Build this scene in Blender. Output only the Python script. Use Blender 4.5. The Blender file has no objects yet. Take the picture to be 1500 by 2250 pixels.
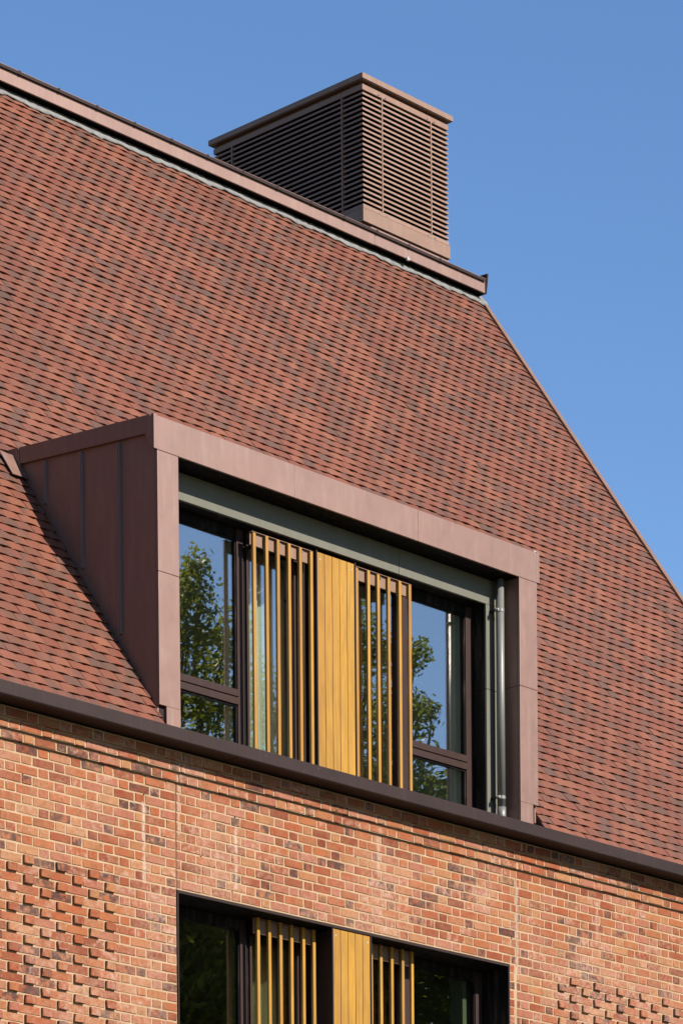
import bpy, math, random
from mathutils import Matrix, Vector
random.seed(7)
S = bpy.context.scene
COL = S.collection

# ------------------------------------------------------------------ camera
F_PX, CY_PX, W_PX, H_PX = 7511.66, 3862.0, 1500.0, 2250.0
YAW, PITCH, ROLL = math.radians(43.26472), math.radians(-1.34288), math.radians(0.48581)
CAM = Vector((-18.8784, -19.46784, 1.65))
_f = Vector((math.cos(YAW) * math.cos(PITCH), math.sin(YAW) * math.cos(PITCH), math.sin(PITCH)))
_r = Vector((math.sin(YAW), -math.cos(YAW), 0))
_d = _f.cross(_r)
R_ = math.cos(ROLL) * _r + math.sin(ROLL) * _d
D_ = -math.sin(ROLL) * _r + math.cos(ROLL) * _d
cam_d = bpy.data.cameras.new('camera')
cam = bpy.data.objects.new('camera', cam_d)
COL.objects.link(cam)
m = Matrix((R_, -D_, -_f)).transposed().to_4x4()
m.translation = CAM
cam.matrix_world = m
cam_d.sensor_fit = 'AUTO'
cam_d.sensor_width = 36.0
cam_d.lens = F_PX / H_PX * 36.0
cam_d.shift_x = 0.0
cam_d.shift_y = (CY_PX - H_PX / 2) / H_PX
cam_d.clip_end = 2000
S.camera = cam


def project(p):
    v = Vector(p) - CAM
    z = v.dot(_f)
    return F_PX * v.dot(R_) / z + W_PX / 2, F_PX * v.dot(D_) / z + CY_PX, z


# ------------------------------------------------------------------ sky, sun, exposure
SUN_EL, SUN_AZ = math.radians(33.0), math.radians(8.5)      # azimuth to the right of the facade's normal (-Y)
world = bpy.data.worlds.new('World')
S.world = world
world.use_nodes = True
wn = world.node_tree.nodes
sky = wn.new('ShaderNodeTexSky')
sky.sky_type = 'NISHITA'
sky.sun_disc = False
sky.sun_elevation = SUN_EL
sky.sun_rotation = math.pi - SUN_AZ
sky.altitude = 50
sky.air_density = 1.0
sky.dust_density = 0.1
sky.ozone_density = 2.5
hs = wn.new('ShaderNodeHueSaturation')
hs.inputs['Saturation'].default_value = 1.15
hs.inputs['Hue'].default_value = 0.505
world.node_tree.links.new(sky.outputs[0], hs.inputs['Color'])
world.node_tree.links.new(hs.outputs[0], wn['Background'].inputs[0])
wn['Background'].inputs[1].default_value = 0.085
sun_dir = Vector((math.sin(SUN_AZ) * math.cos(SUN_EL), -math.cos(SUN_AZ) * math.cos(SUN_EL), math.sin(SUN_EL)))
sd = bpy.data.lights.new('sun', 'SUN')
sd.energy = 5.0
sd.angle = math.radians(0.5)
sd.color = (1.0, 0.93, 0.83)
sun = bpy.data.objects.new('sun', sd)
COL.objects.link(sun)
sun.rotation_euler = sun_dir.to_track_quat('Z', 'Y').to_euler()
sun.location = (0, -40, 40)
S.view_settings.view_transform = 'Standard'
S.view_settings.look = 'None'
S.view_settings.exposure = 1.07
S.view_settings.gamma = 1.0
S.view_settings.use_curve_mapping = False
S.render.engine = 'CYCLES'
S.cycles.max_bounces = 8
S.cycles.transparent_max_bounces = 16


# ------------------------------------------------------------------ material helpers
REFLECTANCE = 0.8        # overall scale of the base colours below


class MT:
    def __init__(self, name):
        self.m = bpy.data.materials.new(name)
        self.m.use_nodes = True
        self.t = self.m.node_tree
        self.b = self.t.nodes['Principled BSDF']
        self.out = self.t.nodes['Material Output']

    def n(self, typ, **kw):
        n = self.t.nodes.new(typ)
        for k, v in kw.items():
            setattr(n, k, v)
        return n

    def l(self, a, b):
        self.t.links.new(a, b)

    def math(self, op, a, b=None, c=None, clamp=False):
        n = self.n('ShaderNodeMath', operation=op, use_clamp=clamp)
        for i, v in enumerate((a, b, c)):
            if v is None:
                continue
            if isinstance(v, (int, float)):
                n.inputs[i].default_value = v
            else:
                self.l(v, n.inputs[i])
        return n.outputs[0]

    def mix(self, fac, a, b, blend='MIX'):
        n = self.n('ShaderNodeMix', data_type='RGBA', blend_type=blend)
        for i, v in ((0, fac), (6, a), (7, b)):
            if isinstance(v, (int, float)):
                n.inputs[i].default_value = v
            elif isinstance(v, (tuple, list)):
                n.inputs[i].default_value = (*v, 1) if len(v) == 3 else v
            else:
                self.l(v, n.inputs[i])
        return n.outputs[2]

    def pos(self, scale=(1, 1, 1), offset=None):
        g = self.n('ShaderNodeNewGeometry')
        mp = self.n('ShaderNodeMapping')
        mp.inputs['Scale'].default_value = scale
        self.l(g.outputs['Position'], mp.inputs['Vector'])
        v = mp.outputs[0]
        if offset is not None:
            a = self.n('ShaderNodeVectorMath', operation='ADD')
            self.l(v, a.inputs[0])
            self.l(offset, a.inputs[1])
            v = a.outputs[0]
        return v

    def noise(self, vec, scale, detail=3, rough=0.55):
        n = self.n('ShaderNodeTexNoise')
        n.inputs['Scale'].default_value = scale
        n.inputs['Detail'].default_value = detail
        n.inputs['Roughness'].default_value = rough
        self.l(vec, n.inputs['Vector'])
        return n.outputs['Fac']

    def ramp(self, fac, stops, interp='LINEAR'):
        n = self.n('ShaderNodeValToRGB')
        r = n.color_ramp
        r.interpolation = interp
        while len(r.elements) < len(stops):
            r.elements.new(0.5)
        for e, (p, c) in zip(r.elements, stops):
            e.position = p
            e.color = (*c, 1) if isinstance(c, (tuple, list)) else (c, c, c, 1)
        self.l(fac, n.inputs[0])
        return n.outputs[0]

    def tint(self):
        """Three random numbers per piece: from the mesh's faces, or from the object when the piece is an object."""
        a = self.n('ShaderNodeAttribute', attribute_type='GEOMETRY', attribute_name='tint')
        b = self.n('ShaderNodeAttribute', attribute_type='OBJECT', attribute_name='tint')
        s = self.n('ShaderNodeVectorMath', operation='ADD')
        self.l(a.outputs['Vector'], s.inputs[0])
        self.l(b.outputs['Vector'], s.inputs[1])
        sep = self.n('ShaderNodeSeparateXYZ')
        self.l(s.outputs[0], sep.inputs[0])
        sc = self.n('ShaderNodeVectorMath', operation='SCALE')
        self.l(s.outputs[0], sc.inputs[0])
        sc.inputs['Scale'].default_value = 57.0
        return sep.outputs[0], sep.outputs[1], sep.outputs[2], sc.outputs[0]

    def bump(self, h, strength=0.5, dist=0.004):
        n = self.n('ShaderNodeBump')
        n.inputs['Strength'].default_value = strength
        n.inputs['Distance'].default_value = dist
        self.l(h, n.inputs['Height'])
        self.l(n.outputs[0], self.b.inputs['Normal'])

    def set(self, col=None, rough=None, spec=None, metal=None):
        b = self.b
        if col is not None:
            if isinstance(col, (tuple, list)):
                b.inputs['Base Color'].default_value = (*[c * REFLECTANCE for c in col], 1)
            else:
                self.l(self.mix(1.0, col, (REFLECTANCE,) * 3, 'MULTIPLY'), b.inputs['Base Color'])
        if rough is not None:
            if isinstance(rough, (int, float)):
                b.inputs['Roughness'].default_value = rough
            else:
                self.l(rough, b.inputs['Roughness'])
        if spec is not None:
            b.inputs['Specular IOR Level'].default_value = spec
        if metal is not None:
            b.inputs['Metallic'].default_value = metal
        return self.m


def mat_brick():
    k = MT('brick clay')
    r, g, b, off = k.tint()
    p = k.pos((1, 1, 1), off)
    wp = k.pos()
    base = k.ramp(r, [(0.0, (0.165, 0.040, 0.020)), (0.16, (0.245, 0.062, 0.027)), (0.42, (0.305, 0.084, 0.033)),
                      (0.64, (0.320, 0.110, 0.044)), (0.80, (0.350, 0.165, 0.074)), (0.86, (0.325, 0.130, 0.084)), (1.0, (0.290, 0.092, 0.054))])
    blot = k.noise(p, 9, 4, 0.6)
    base = k.mix(k.math('MULTIPLY', k.ramp(blot, [(0.42, 0.0), (0.62, 1.0)]), 0.45), base, (0.255, 0.120, 0.055))
    blot2 = k.noise(p, 16, 5, 0.65)
    base = k.mix(k.math('MULTIPLY', k.ramp(blot2, [(0.5, 0.0), (0.7, 1.0)]), 0.35), base, (0.13, 0.033, 0.016))
    # kiln burns on some bricks
    burn = k.math('MULTIPLY', k.ramp(g, [(0.80, 0.0), (0.90, 1.0)]),
                  k.ramp(k.noise(p, 13, 5, 0.7), [(0.40, 0.0), (0.54, 1.0)]))
    base = k.mix(k.math('MULTIPLY', burn, 0.85), base, (0.048, 0.030, 0.029))
    # pale salt smears on others, and on broad patches of the wall
    salt = k.math('MULTIPLY', k.ramp(b, [(0.55, 0.0), (0.95, 1.0)]),
                  k.ramp(k.noise(p, 20, 4, 0.65), [(0.46, 0.0), (0.68, 1.0)]))
    broad = k.ramp(k.noise(wp, 1.1, 3, 0.5), [(0.46, 0.0), (0.66, 1.0)])
    broad = k.math('MULTIPLY', broad, k.ramp(k.noise(wp, 30, 3, 0.6), [(0.35, 0.0), (0.62, 1.0)]))
    salt = k.math('ADD', k.math('MULTIPLY', salt, 0.75), k.math('MULTIPLY', broad, 0.55), clamp=True)
    base = k.mix(salt, base, (0.420, 0.265, 0.195))
    base = k.mix(streaks(k), base, (0.46, 0.35, 0.28))
    damp = k.ramp(k.noise(k.pos((3.2, 3.2, 0.7)), 1.5, 4, 0.65), [(0.50, 0.0), (0.72, 1.0)])
    base = k.mix(k.math('MULTIPLY', damp, 0.20), base, (0.12, 0.055, 0.032))
    fine = k.noise(wp, 260, 2, 0.6)
    base = k.mix(0.5, base, k.ramp(fine, [(0.25, 0.62), (0.75, 1.15)]), 'MULTIPLY')
    pit = k.ramp(k.noise(wp, 75, 4, 0.7), [(0.28, 0.0), (0.45, 1.0)])
    h = k.math('ADD', k.math('MULTIPLY', pit, 0.6), k.math('ADD', k.math('MULTIPLY', fine, 0.35), k.math('MULTIPLY', blot2, 0.9)))
    k.bump(h, 0.9, 0.007)
    return k.set(base, 0.92, 0.2)


def streaks(k):
    """White lime runs down the wall below three weep points."""
    g = k.n('ShaderNodeNewGeometry')
    s = k.n('ShaderNodeSeparateXYZ')
    k.l(g.outputs['Position'], s.inputs[0])
    wob = k.math('MULTIPLY', k.math('SUBTRACT', k.noise(k.pos((1, 1, 2.2)), 6, 3, 0.6), 0.5), 0.05)
    x = k.math('ADD', s.outputs[0], wob)
    tot = None
    for x0, w, z0, z1, a in ((-0.352, 0.026, 7.86, 8.49, 0.8), (0.662, 0.024, 7.98, 8.49, 0.8), (4.135, 0.028, 7.75, 8.56, 0.7),
                             (0.03, 0.02, 8.3, 8.9, 0.55), (2.35, 0.035, 8.35, 8.75, 0.45), (5.25, 0.03, 8.2, 8.6, 0.4)):
        d = k.math('DIVIDE', k.math('ABSOLUTE', k.math('SUBTRACT', x, x0)), w)
        e = k.math('SUBTRACT', 1.0, d, clamp=True)
        zz = k.math('MULTIPLY', k.math('GREATER_THAN', s.outputs[2], z0), k.math('LESS_THAN', s.outputs[2], z1))
        e = k.math('MULTIPLY', k.math('MULTIPLY', e, zz), a * 1.5)
        tot = e if tot is None else k.math('MAXIMUM', tot, e)
    n = k.ramp(k.noise(k.pos((3, 1, 1.0)), 7, 4, 0.7), [(0.32, 0.1), (0.6, 1.0)])
    return k.math('MULTIPLY', tot, n, clamp=True)


def mat_mortar():
    k = MT('lime mortar')
    wp = k.pos()
    n = k.noise(wp, 5, 4, 0.6)
    c = k.ramp(n, [(0.3, (0.320, 0.205, 0.120)), (0.7, (0.425, 0.300, 0.190))])
    f = k.noise(wp, 190, 3, 0.7)
    c = k.mix(0.6, c, k.ramp(f, [(0.3, 0.68), (0.7, 1.12)]), 'MULTIPLY')
    c = k.mix(k.math('MULTIPLY', streaks(k), 0.8), c, (0.38, 0.29, 0.23))
    k.bump(k.math('ADD', f, k.noise(wp, 45, 3, 0.6)), 0.5, 0.004)
    return k.set(c, 0.95, 0.15)


def mat_tile(edge=False):
    k = MT('clay tile edge' if edge else 'clay tile face')
    r, g, b, off = k.tint()
    wp = k.pos()
    p = k.pos((1, 1, 1), off)
    if edge:
        c = k.ramp(k.noise(wp, 22, 3, 0.6), [(0.3, (0.055, 0.015, 0.007)), (0.55, (0.090, 0.026, 0.010)), (0.66, (0.18, 0.058, 0.023)), (0.76, (0.32, 0.13, 0.055))])
        return k.set(c, 0.85, 0.2)
    red = k.ramp(g, [(0.0, (0.142, 0.040, 0.021)), (0.5, (0.164, 0.049, 0.025)), (1.0, (0.186, 0.064, 0.033))])
    grey = k.ramp(b, [(0.0, (0.086, 0.043, 0.030)), (1.0, (0.116, 0.046, 0.028))])
    # smoke-fired half of a tile: one side goes grey, its share differs from tile to tile
    band = k.noise(k.pos((1.0, 0.35, 0.35), off), 5.2, 2, 0.5)
    band = k.math('ADD', band, k.math('MULTIPLY', k.math('SUBTRACT', r, 0.5), 0.35))
    c = k.mix(k.ramp(band, [(0.45, 0.0), (0.66, 1.0)]), red, grey)
    sp = k.noise(wp, 120, 3, 0.65)
    c = k.mix(0.55, c, k.ramp(sp, [(0.3, 0.72), (0.7, 1.2)]), 'MULTIPLY')
    fleck = k.ramp(k.noise(wp, 48, 2, 0.5), [(0.70, 0.0), (0.76, 1.0)])
    c = k.mix(k.math('MULTIPLY', fleck, 0.5), c, (0.25, 0.14, 0.08))
    wx = k.ramp(k.noise(k.pos((1.6, 0.25, 0.25)), 1.3, 4, 0.6), [(0.35, 0.80), (0.65, 1.10)])
    c = k.mix(0.8, c, wx, 'MULTIPLY')
    k.bump(k.math('ADD', sp, k.noise(p, 30, 3, 0.6)), 0.35, 0.003)
    return k.set(c, 0.72, 0.35)


def mat_metal(name, col, rough=0.42, spec=0.5, var=0.12, wave=0.35, metal=0.0, dirty=0.12):
    k = MT(name)
    wp = k.pos()
    n = k.noise(k.pos((1, 1, 0.35)), 2.6, 3, 0.55)
    c = k.mix(var * 2, col, k.ramp(n, [(0.3, tuple(x * 0.72 for x in col)), (0.7, tuple(min(1, x * 1.25) for x in col))]))
    f = k.noise(wp, 330, 2, 0.6)
    c = k.mix(0.16, c, k.ramp(f, [(0.3, 0.6), (0.7, 1.3)]), 'MULTIPLY')
    dirt = k.ramp(k.noise(k.pos((6, 6, 0.8)), 3, 4, 0.65), [(0.5, 0.0), (0.8, 1.0)])
    c = k.mix(k.math('MULTIPLY', dirt, dirty), c, (0.35, 0.27, 0.22))
    k.bump(k.noise(k.pos((1, 1, 1)), 2.3, 1, 0.4), wave, 0.02)
    rr = k.ramp(k.noise(wp, 9, 3, 0.6), [(0.3, rough - 0.05), (0.7, rough + 0.07)])
    return k.set(c, rr, spec, metal)


def mat_gutter():
    k = MT('rain marked brown gutter')
    wp = k.pos()
    c = k.ramp(k.noise(k.pos((0.6, 1, 1)), 2.0, 4, 0.6), [(0.3, (0.021, 0.0122, 0.0108)), (0.7, (0.030, 0.0172, 0.0150))])
    run = k.ramp(k.noise(k.pos((9, 9, 0.6)), 2.5, 4, 0.7), [(0.55, 0.0), (0.8, 1.0)])
    c = k.mix(k.math('MULTIPLY', run, 0.10), c, (0.12, 0.10, 0.085))
    drop = k.ramp(k.noise(wp, 62, 2, 0.5), [(0.70, 0.0), (0.74, 1.0)])
    where = k.ramp(k.noise(k.pos((1, 0, 0)), 1.1, 2, 0.5), [(0.45, 0.0), (0.60, 1.0)])
    d = k.math('MULTIPLY', drop, where)
    c = k.mix(k.math('MULTIPLY', d, 0.55), c, (0.16, 0.135, 0.12))
    k.bump(k.math('ADD', k.noise(k.pos((1, 1, 1)), 2.0, 2, 0.5), k.math('MULTIPLY', d, 0.08)), 0.4, 0.02)
    return k.set(c, 0.52, 0.16)


def mat_wood():
    k = MT('oiled larch')
    r, g, b, off = k.tint()
    p = k.pos((26, 26, 1.1), off)
    grain = k.noise(p, 3.0, 5, 0.62)
    c = k.ramp(grain, [(0.25, (0.265, 0.118, 0.009)), (0.5, (0.340, 0.172, 0.014)), (0.75, (0.385, 0.212, 0.024))])
    c = k.mix(0.8, c, k.ramp(r, [(0.0, (0.80, 0.70, 0.62)), (0.35, (0.95, 0.90, 0.85)), (0.6, (1.02, 1.0, 0.95)), (1.0, (1.12, 1.06, 0.72))]), 'MULTIPLY')
    fib = k.ramp(k.noise(k.pos((160, 160, 2.2), off), 1.0, 4, 0.7), [(0.3, 0.74), (0.7, 1.14)])
    c = k.mix(0.8, c, fib, 'MULTIPLY')
    blotch = k.ramp(k.noise(k.pos((3, 3, 0.9), off), 2.4, 3, 0.6), [(0.3, 0.82), (0.7, 1.10)])
    c = k.mix(0.8, c, blotch, 'MULTIPLY')
    knot = k.ramp(k.noise(k.pos((1.2, 1.2, 0.5), off), 16, 2, 0.5), [(0.72, 0.0), (0.80, 1.0)])
    c = k.mix(k.math('MULTIPLY', knot, 0.45), c, (0.10, 0.036, 0.01))
    k.bump(grain, 0.3, 0.002)
    return k.set(c, 0.55, 0.35)


def mat_glass(name, refl=0.20, tint=(0.96, 0.99, 0.97)):
    k = MT(name)
    tr = k.n('ShaderNodeBsdfTransparent')
    tr.inputs[0].default_value = (*tint, 1)
    gl = k.n('ShaderNodeBsdfGlossy')
    gl.inputs['Roughness'].default_value = 0.0
    gl.inputs['Color'].default_value = (1.0, 0.90, 0.86, 1)
    lw = k.n('ShaderNodeLayerWeight')
    lw.inputs['Blend'].default_value = 0.5
    fac = k.math('ADD', k.math('MULTIPLY', k.math('POWER', lw.outputs['Facing'], 5.0), 0.9), refl, clamp=True)
    bp = k.n('ShaderNodeBump')
    bp.inputs['Strength'].default_value = 0.12
    bp.inputs['Distance'].default_value = 0.01
    k.l(k.noise(k.pos(), 1.6, 1, 0.4), bp.inputs['Height'])
    k.l(bp.outputs[0], gl.inputs['Normal'])
    mx = k.n('ShaderNodeMixShader')
    k.l(fac, mx.inputs[0])
    k.l(tr.outputs[0], mx.inputs[1])
    k.l(gl.outputs[0], mx.inputs[2])
    k.l(mx.outputs[0], k.out.inputs[0])
    return k.m


def mat_leaf(name, a, b):
    k = MT(name)
    c = k.ramp(k.noise(k.pos(), 2.2, 4, 0.7), [(0.3, a), (0.7, b)])
    k.set(c, 0.55, 0.3)
    tl = k.n('ShaderNodeBsdfTranslucent')
    k.l(k.mix(0.5, c, (0.22, 0.26, 0.02)), tl.inputs[0])
    mx = k.n('ShaderNodeMixShader')
    mx.inputs[0].default_value = 0.5
    k.l(k.b.outputs[0], mx.inputs[1])
    k.l(tl.outputs[0], mx.inputs[2])
    k.l(mx.outputs[0], k.out.inputs[0])
    return k.m


def mat_plain(name, a, b, scale=4, rough=0.85, spec=0.25, bump=0.0):
    k = MT(name)
    n = k.noise(k.pos(), scale, 5, 0.6)
    c = k.ramp(n, [(0.3, a), (0.7, b)])
    if bump:
        k.bump(n, bump, 0.01)
    return k.set(c, rough, spec)


M_BRICK, M_MORTAR, M_TILE, M_TEDGE = mat_brick(), mat_mortar(), mat_tile(), mat_tile(True)
M_CLAD = mat_metal('rose brown coated metal', (0.178, 0.085, 0.059), 0.54, 1.0, 0.11, 0.5, 0.25, 0.2)
M_CHIM = mat_metal('tan brown coated metal', (0.182, 0.093, 0.054), 0.54, 0.8, 0.10, 0.2, 0.25, 0.2)
M_DARK = mat_metal('dark brown coated metal', (0.0255, 0.0145, 0.0125), 0.55, 0.14, 0.1, 0.15, 0.0, 0.0)
M_GUTTER = mat_gutter()
M_FRAME = mat_metal('umber window frame', (0.036, 0.0195, 0.017), 0.5, 0.14, 0.05, 0.0, 0.0, 0.02)
M_OLIVE = mat_metal('olive grey coated metal', (0.128, 0.124, 0.100), 0.5, 0.15, 0.06, 0.6)
M_BLACK = mat_metal('black lining and painted shade', (0.005, 0.004, 0.004), 0.6, 0.08, 0.05, 0.0)  # black parts, and shade painted into soffit, frame heads and lower lining
M_PIPE = mat_metal('grey steel pipe', (0.16, 0.16, 0.148), 0.48, 0.4, 0.15, 0.0, 0.3)
M_STEEL = mat_metal('bright steel fixing', (0.33, 0.32, 0.30), 0.3, 0.5, 0.05, 0.0)
M_LEAD = mat_plain('weathered lead', (0.11, 0.108, 0.106), (0.19, 0.186, 0.182), 14, 0.6, 0.4, 0.3)
M_SEAM = mat_metal('pale seam metal', (0.19, 0.15, 0.145), 0.45, 0.5, 0.06, 0.0, 0.3)  # paler and greyer than the cladding
M_WOOD = mat_wood()
M_GLASS = mat_glass('coated window glass', 0.29)
M_GLASS_L = mat_glass('dark window glass', 0.24, (0.66, 0.68, 0.60))
M_PLASTER = mat_plain('pale room plaster', (0.26, 0.28, 0.25), (0.32, 0.34, 0.31), 2)
M_SEAL = mat_plain('red brown sealant', (0.12, 0.055, 0.035), (0.20, 0.10, 0.065), 9, 0.9, 0.1)
M_REVEAL = mat_plain('pale green reveal board', (0.50, 0.60, 0.52), (0.56, 0.66, 0.58), 3)
M_CURTAIN = mat_plain('pale green curtain cloth', (0.66, 0.76, 0.62), (0.74, 0.84, 0.70), 30)
M_UNDER = mat_plain('roof underlay', (0.05, 0.022, 0.017), (0.07, 0.03, 0.02), 6)
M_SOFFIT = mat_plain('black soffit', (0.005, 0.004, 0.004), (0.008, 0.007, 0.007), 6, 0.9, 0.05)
M_GROUND = mat_plain('mown grass and paving', (0.05, 0.06, 0.025), (0.08, 0.075, 0.04), 0.6, 0.95)
M_ROAD = mat_plain('asphalt', (0.045, 0.045, 0.047), (0.065, 0.064, 0.062), 3, 0.9)
M_PAVE = mat_plain('stone paving', (0.10, 0.095, 0.085), (0.14, 0.13, 0.115), 2, 0.9)
M_BARK = mat_plain('bark', (0.07, 0.05, 0.035), (0.13, 0.10, 0.07), 9, 0.9, 0.2, 0.5)
M_LEAF1 = mat_leaf('leaf green', (0.08, 0.12, 0.018), (0.18, 0.21, 0.03))
M_LEAF2 = mat_leaf('deep leaf green', (0.07, 0.11, 0.018), (0.15, 0.19, 0.03))


# ------------------------------------------------------------------ mesh helpers
class MB:
    def __init__(self):
        self.v, self.f, self.mi, self.t = [], [], [], []
        self.cur_t = None

    def add(self, vs, fs, mi=0):
        o = len(self.v)
        self.v += [tuple(p) for p in vs]
        for j, f in enumerate(fs):
            self.f.append(tuple(i + o for i in f))
            self.mi.append(mi[j] if isinstance(mi, (list, tuple)) else mi)
            self.t.append(self.cur_t)

    def box(self, x0, x1, y0, y1, z0, z1, mi=0):
        self.add([(x0, y0, z0), (x1, y0, z0), (x1, y1, z0), (x0, y1, z0), (x0, y0, z1), (x1, y0, z1), (x1, y1, z1), (x0, y1, z1)],
                 [(0, 3, 2, 1), (4, 5, 6, 7), (0, 1, 5, 4), (1, 2, 6, 5), (2, 3, 7, 6), (3, 0, 4, 7)], mi)
        return self

    def prism_x(self, poly, x0, x1, mi=0):
        n = len(poly)
        a = sum(poly[i][0] * poly[(i + 1) % n][1] - poly[(i + 1) % n][0] * poly[i][1] for i in range(n))
        if a < 0:
            poly = poly[::-1]
        vs = [(x0, y, z) for y, z in poly] + [(x1, y, z) for y, z in poly]
        fs = [tuple(range(n))[::-1], tuple(range(n, 2 * n))]
        fs += [(i, (i + 1) % n, n + (i + 1) % n, n + i) for i in range(n)]
        self.add(vs, fs, mi)
        return self

    def tube(self, pts, rad, seg=14, cap=True):
        rings = []
        for i, p in enumerate(pts):
            p = Vector(p)
            d = (Vector(pts[min(i + 1, len(pts) - 1)]) - Vector(pts[max(i - 1, 0)])).normalized()
            a = d.cross(Vector((0.31, 0.95, 0.05))).normalized()
            b = d.cross(a)
            r = rad[i] if isinstance(rad, (list, tuple)) else rad
            rings.append([p + a * r * math.cos(2 * math.pi * j / seg) + b * r * math.sin(2 * math.pi * j / seg) for j in range(seg)])
        vs = [q for ring in rings for q in ring]
        fs = []
        for i in range(len(pts) - 1):
            for j in range(seg):
                k = (j + 1) % seg
                fs.append((i * seg + j, i * seg + k, (i + 1) * seg + k, (i + 1) * seg + j))
        if cap:
            fs.append(tuple(range(seg))[::-1])
            fs.append(tuple((len(pts) - 1) * seg + j for j in range(seg)))
        self.add(vs, fs)
        return self

    def mesh(self, name, mats, smooth=False):
        me = bpy.data.meshes.new(name)
        me.from_pydata(self.v, [], self.f)
        for mm in (mats if isinstance(mats, (list, tuple)) else [mats]):
            me.materials.append(mm)
        if any(self.mi):
            me.polygons.foreach_set('material_index', self.mi)
        if self.t and self.t[0] is not None:
            at = me.attributes.new('tint', 'FLOAT_VECTOR', 'FACE')
            flat = [c for t in self.t for c in t]
            at.data.foreach_set('vector', flat)
        if smooth:
            me.polygons.foreach_set('use_smooth', [True] * len(self.f))
        me.update()
        return me

    def build(self, name, mats, parent=None, bevel=0.0, smooth=False):
        return put(name, self.mesh(name, mats, smooth), parent, bevel)


def put(name, me, parent=None, bevel=0.0):
    o = bpy.data.objects.new(name, me)
    COL.objects.link(o)
    if parent is not None:
        o.parent = parent
    if bevel:
        bv = o.modifiers.new('edge', 'BEVEL')
        bv.width = bevel
        bv.segments = 2
        bv.limit_method = 'ANGLE'
        bv.angle_limit = math.radians(40)
    return o


def box(name, b, mat, parent, bevel=0.0):
    return MB().box(*b).build(name, mat, parent, bevel)


def tag(o, label, cat, group=None):
    o['label'] = label
    o['category'] = cat
    if group:
        o['group'] = group
    return o


def rnd3():
    return [random.random(), random.random(), random.random()]


# ------------------------------------------------------------------ ground
for nm, b, mt in (('ground', (-300, 300, -300, 300, -0.3, 0.0), M_GROUND), ('pavement', (-120, 120, -4.2, -0.06, -0.2, 0.012), M_PAVE),
                  ('road', (-200, 200, -11.0, -5.0, -0.25, 0.004), M_ROAD)):
    g_ = MB().box(*b).build(nm, mt)
    g_['kind'] = 'structure'

# ------------------------------------------------------------------ the building
bld = bpy.data.objects.new('brick_building', None)
COL.objects.link(bld)
tag(bld, 'red brick building with steep clay tiled roof, metal dormer and louvred roof vent', 'building')

XL, XR = -8.0, 9.72
PITCH_T = 1.42
CA, SA = 1 / math.hypot(1, PITCH_T), PITCH_T / math.hypot(1, PITCH_T)
EY, EZ = -0.17, 9.085            # a point on the visible tile surface at the eave


def roof_z(y):
    return EZ + PITCH_T * (y - EY)


# --- brick wall: mortar body, then every brick
COURSE = 0.075
Z_CORB = 8.705
Z_HEAD = 7.865
OPX0, OPX1, OPZ0 = 0.0, 4.02, 5.86
wm = MB()
YM = 0.0045
wm.box(XL, OPX0, YM, 0.35, OPZ0, Z_CORB)
wm.box(OPX1, XR, YM, 0.35, OPZ0, Z_CORB)
wm.box(OPX0, OPX1, YM, 0.35, Z_HEAD, Z_CORB)
wm.box(XL, XR, YM, 0.35, 0.0, OPZ0)
wm.box(XL, XR, 9.6, 9.9, 0.0, 16.5)
wm.prism_x([(0.35, 0.0), (0.35, roof_z(0.35) - 0.12), (5.1, 16.45), (9.6, 16.45), (9.6, 0.0)], XR - 0.3, XR - 0.01)
wm.prism_x([(0.35, 0.0), (0.35, roof_z(0.35) - 0.12), (5.1, 16.45), (9.6, 16.45), (9.6, 0.0)], XL, XL + 0.3)
CORB = [0.026, 0.052, 0.078]
for i, c in enumerate(CORB):
    wm.box(XL, XR, YM - c, 0.35, Z_CORB + i * COURSE, Z_CORB + (i + 1) * COURSE)
wall = wm.build('brick_wall', M_MORTAR, bld)

_bm = {}


def brick_shape(w, h, rng):
    """Face outline with ragged edges, a small arris, and sides going back into the wall (local origin at lower left, face at y=0)."""
    nx = 4 if w > 0.15 else 2
    ring = [(w * i / nx, 0) for i in range(nx)] + [(w, h * i / 2) for i in range(2)] + [(w * (nx - i) / nx, h) for i in range(nx)] + [(0, h * (2 - i) / 2) for i in range(2)]
    j = lambda s: rng.uniform(-s, s)
    outer, inner, back = [], [], []
    tilt, sx = j(0.0015), j(0.0012)
    for x, z in ring:
        dx, dz = j(0.0028), j(0.0028)
        outer.append((x + dx, 0.0055, z + dz))
        ins = rng.uniform(0.0022, 0.0052)
        ix = min(max(x + dx, ins), w - ins)
        iz = min(max(z + dz, ins), h - ins)
        inner.append((ix, tilt * (z / h * 2 - 1) + sx * (x / w * 2 - 1), iz))
        back.append((x + dx * 0.5, 0.05, z + dz * 0.5))
    n = len(ring)
    vs = inner + outer + back
    fs = [tuple(range(n))]
    for i in range(n):
        k = (i + 1) % n
        fs.append((i, n + i, n + k, k))
        fs.append((n + i, 2 * n + i, 2 * n + k, n + k))
    return vs, fs


def brick_variants(w, h):
    key = (round(w, 3), round(h, 3))
    if key not in _bm:
        rng = random.Random(int(key[0] * 1e6) + 3)
        shapes = [brick_shape(w, h, rng) for _ in range(6 if w in (0.0975, 0.2105) else 1)]
        _bm[key] = (shapes, {})
    return _bm[key]


bricks = []          # x, y, z, w, h
PER = 1 / 3.0
BH, BS = 0.0975, 0.2105        # header and stretcher faces


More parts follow.
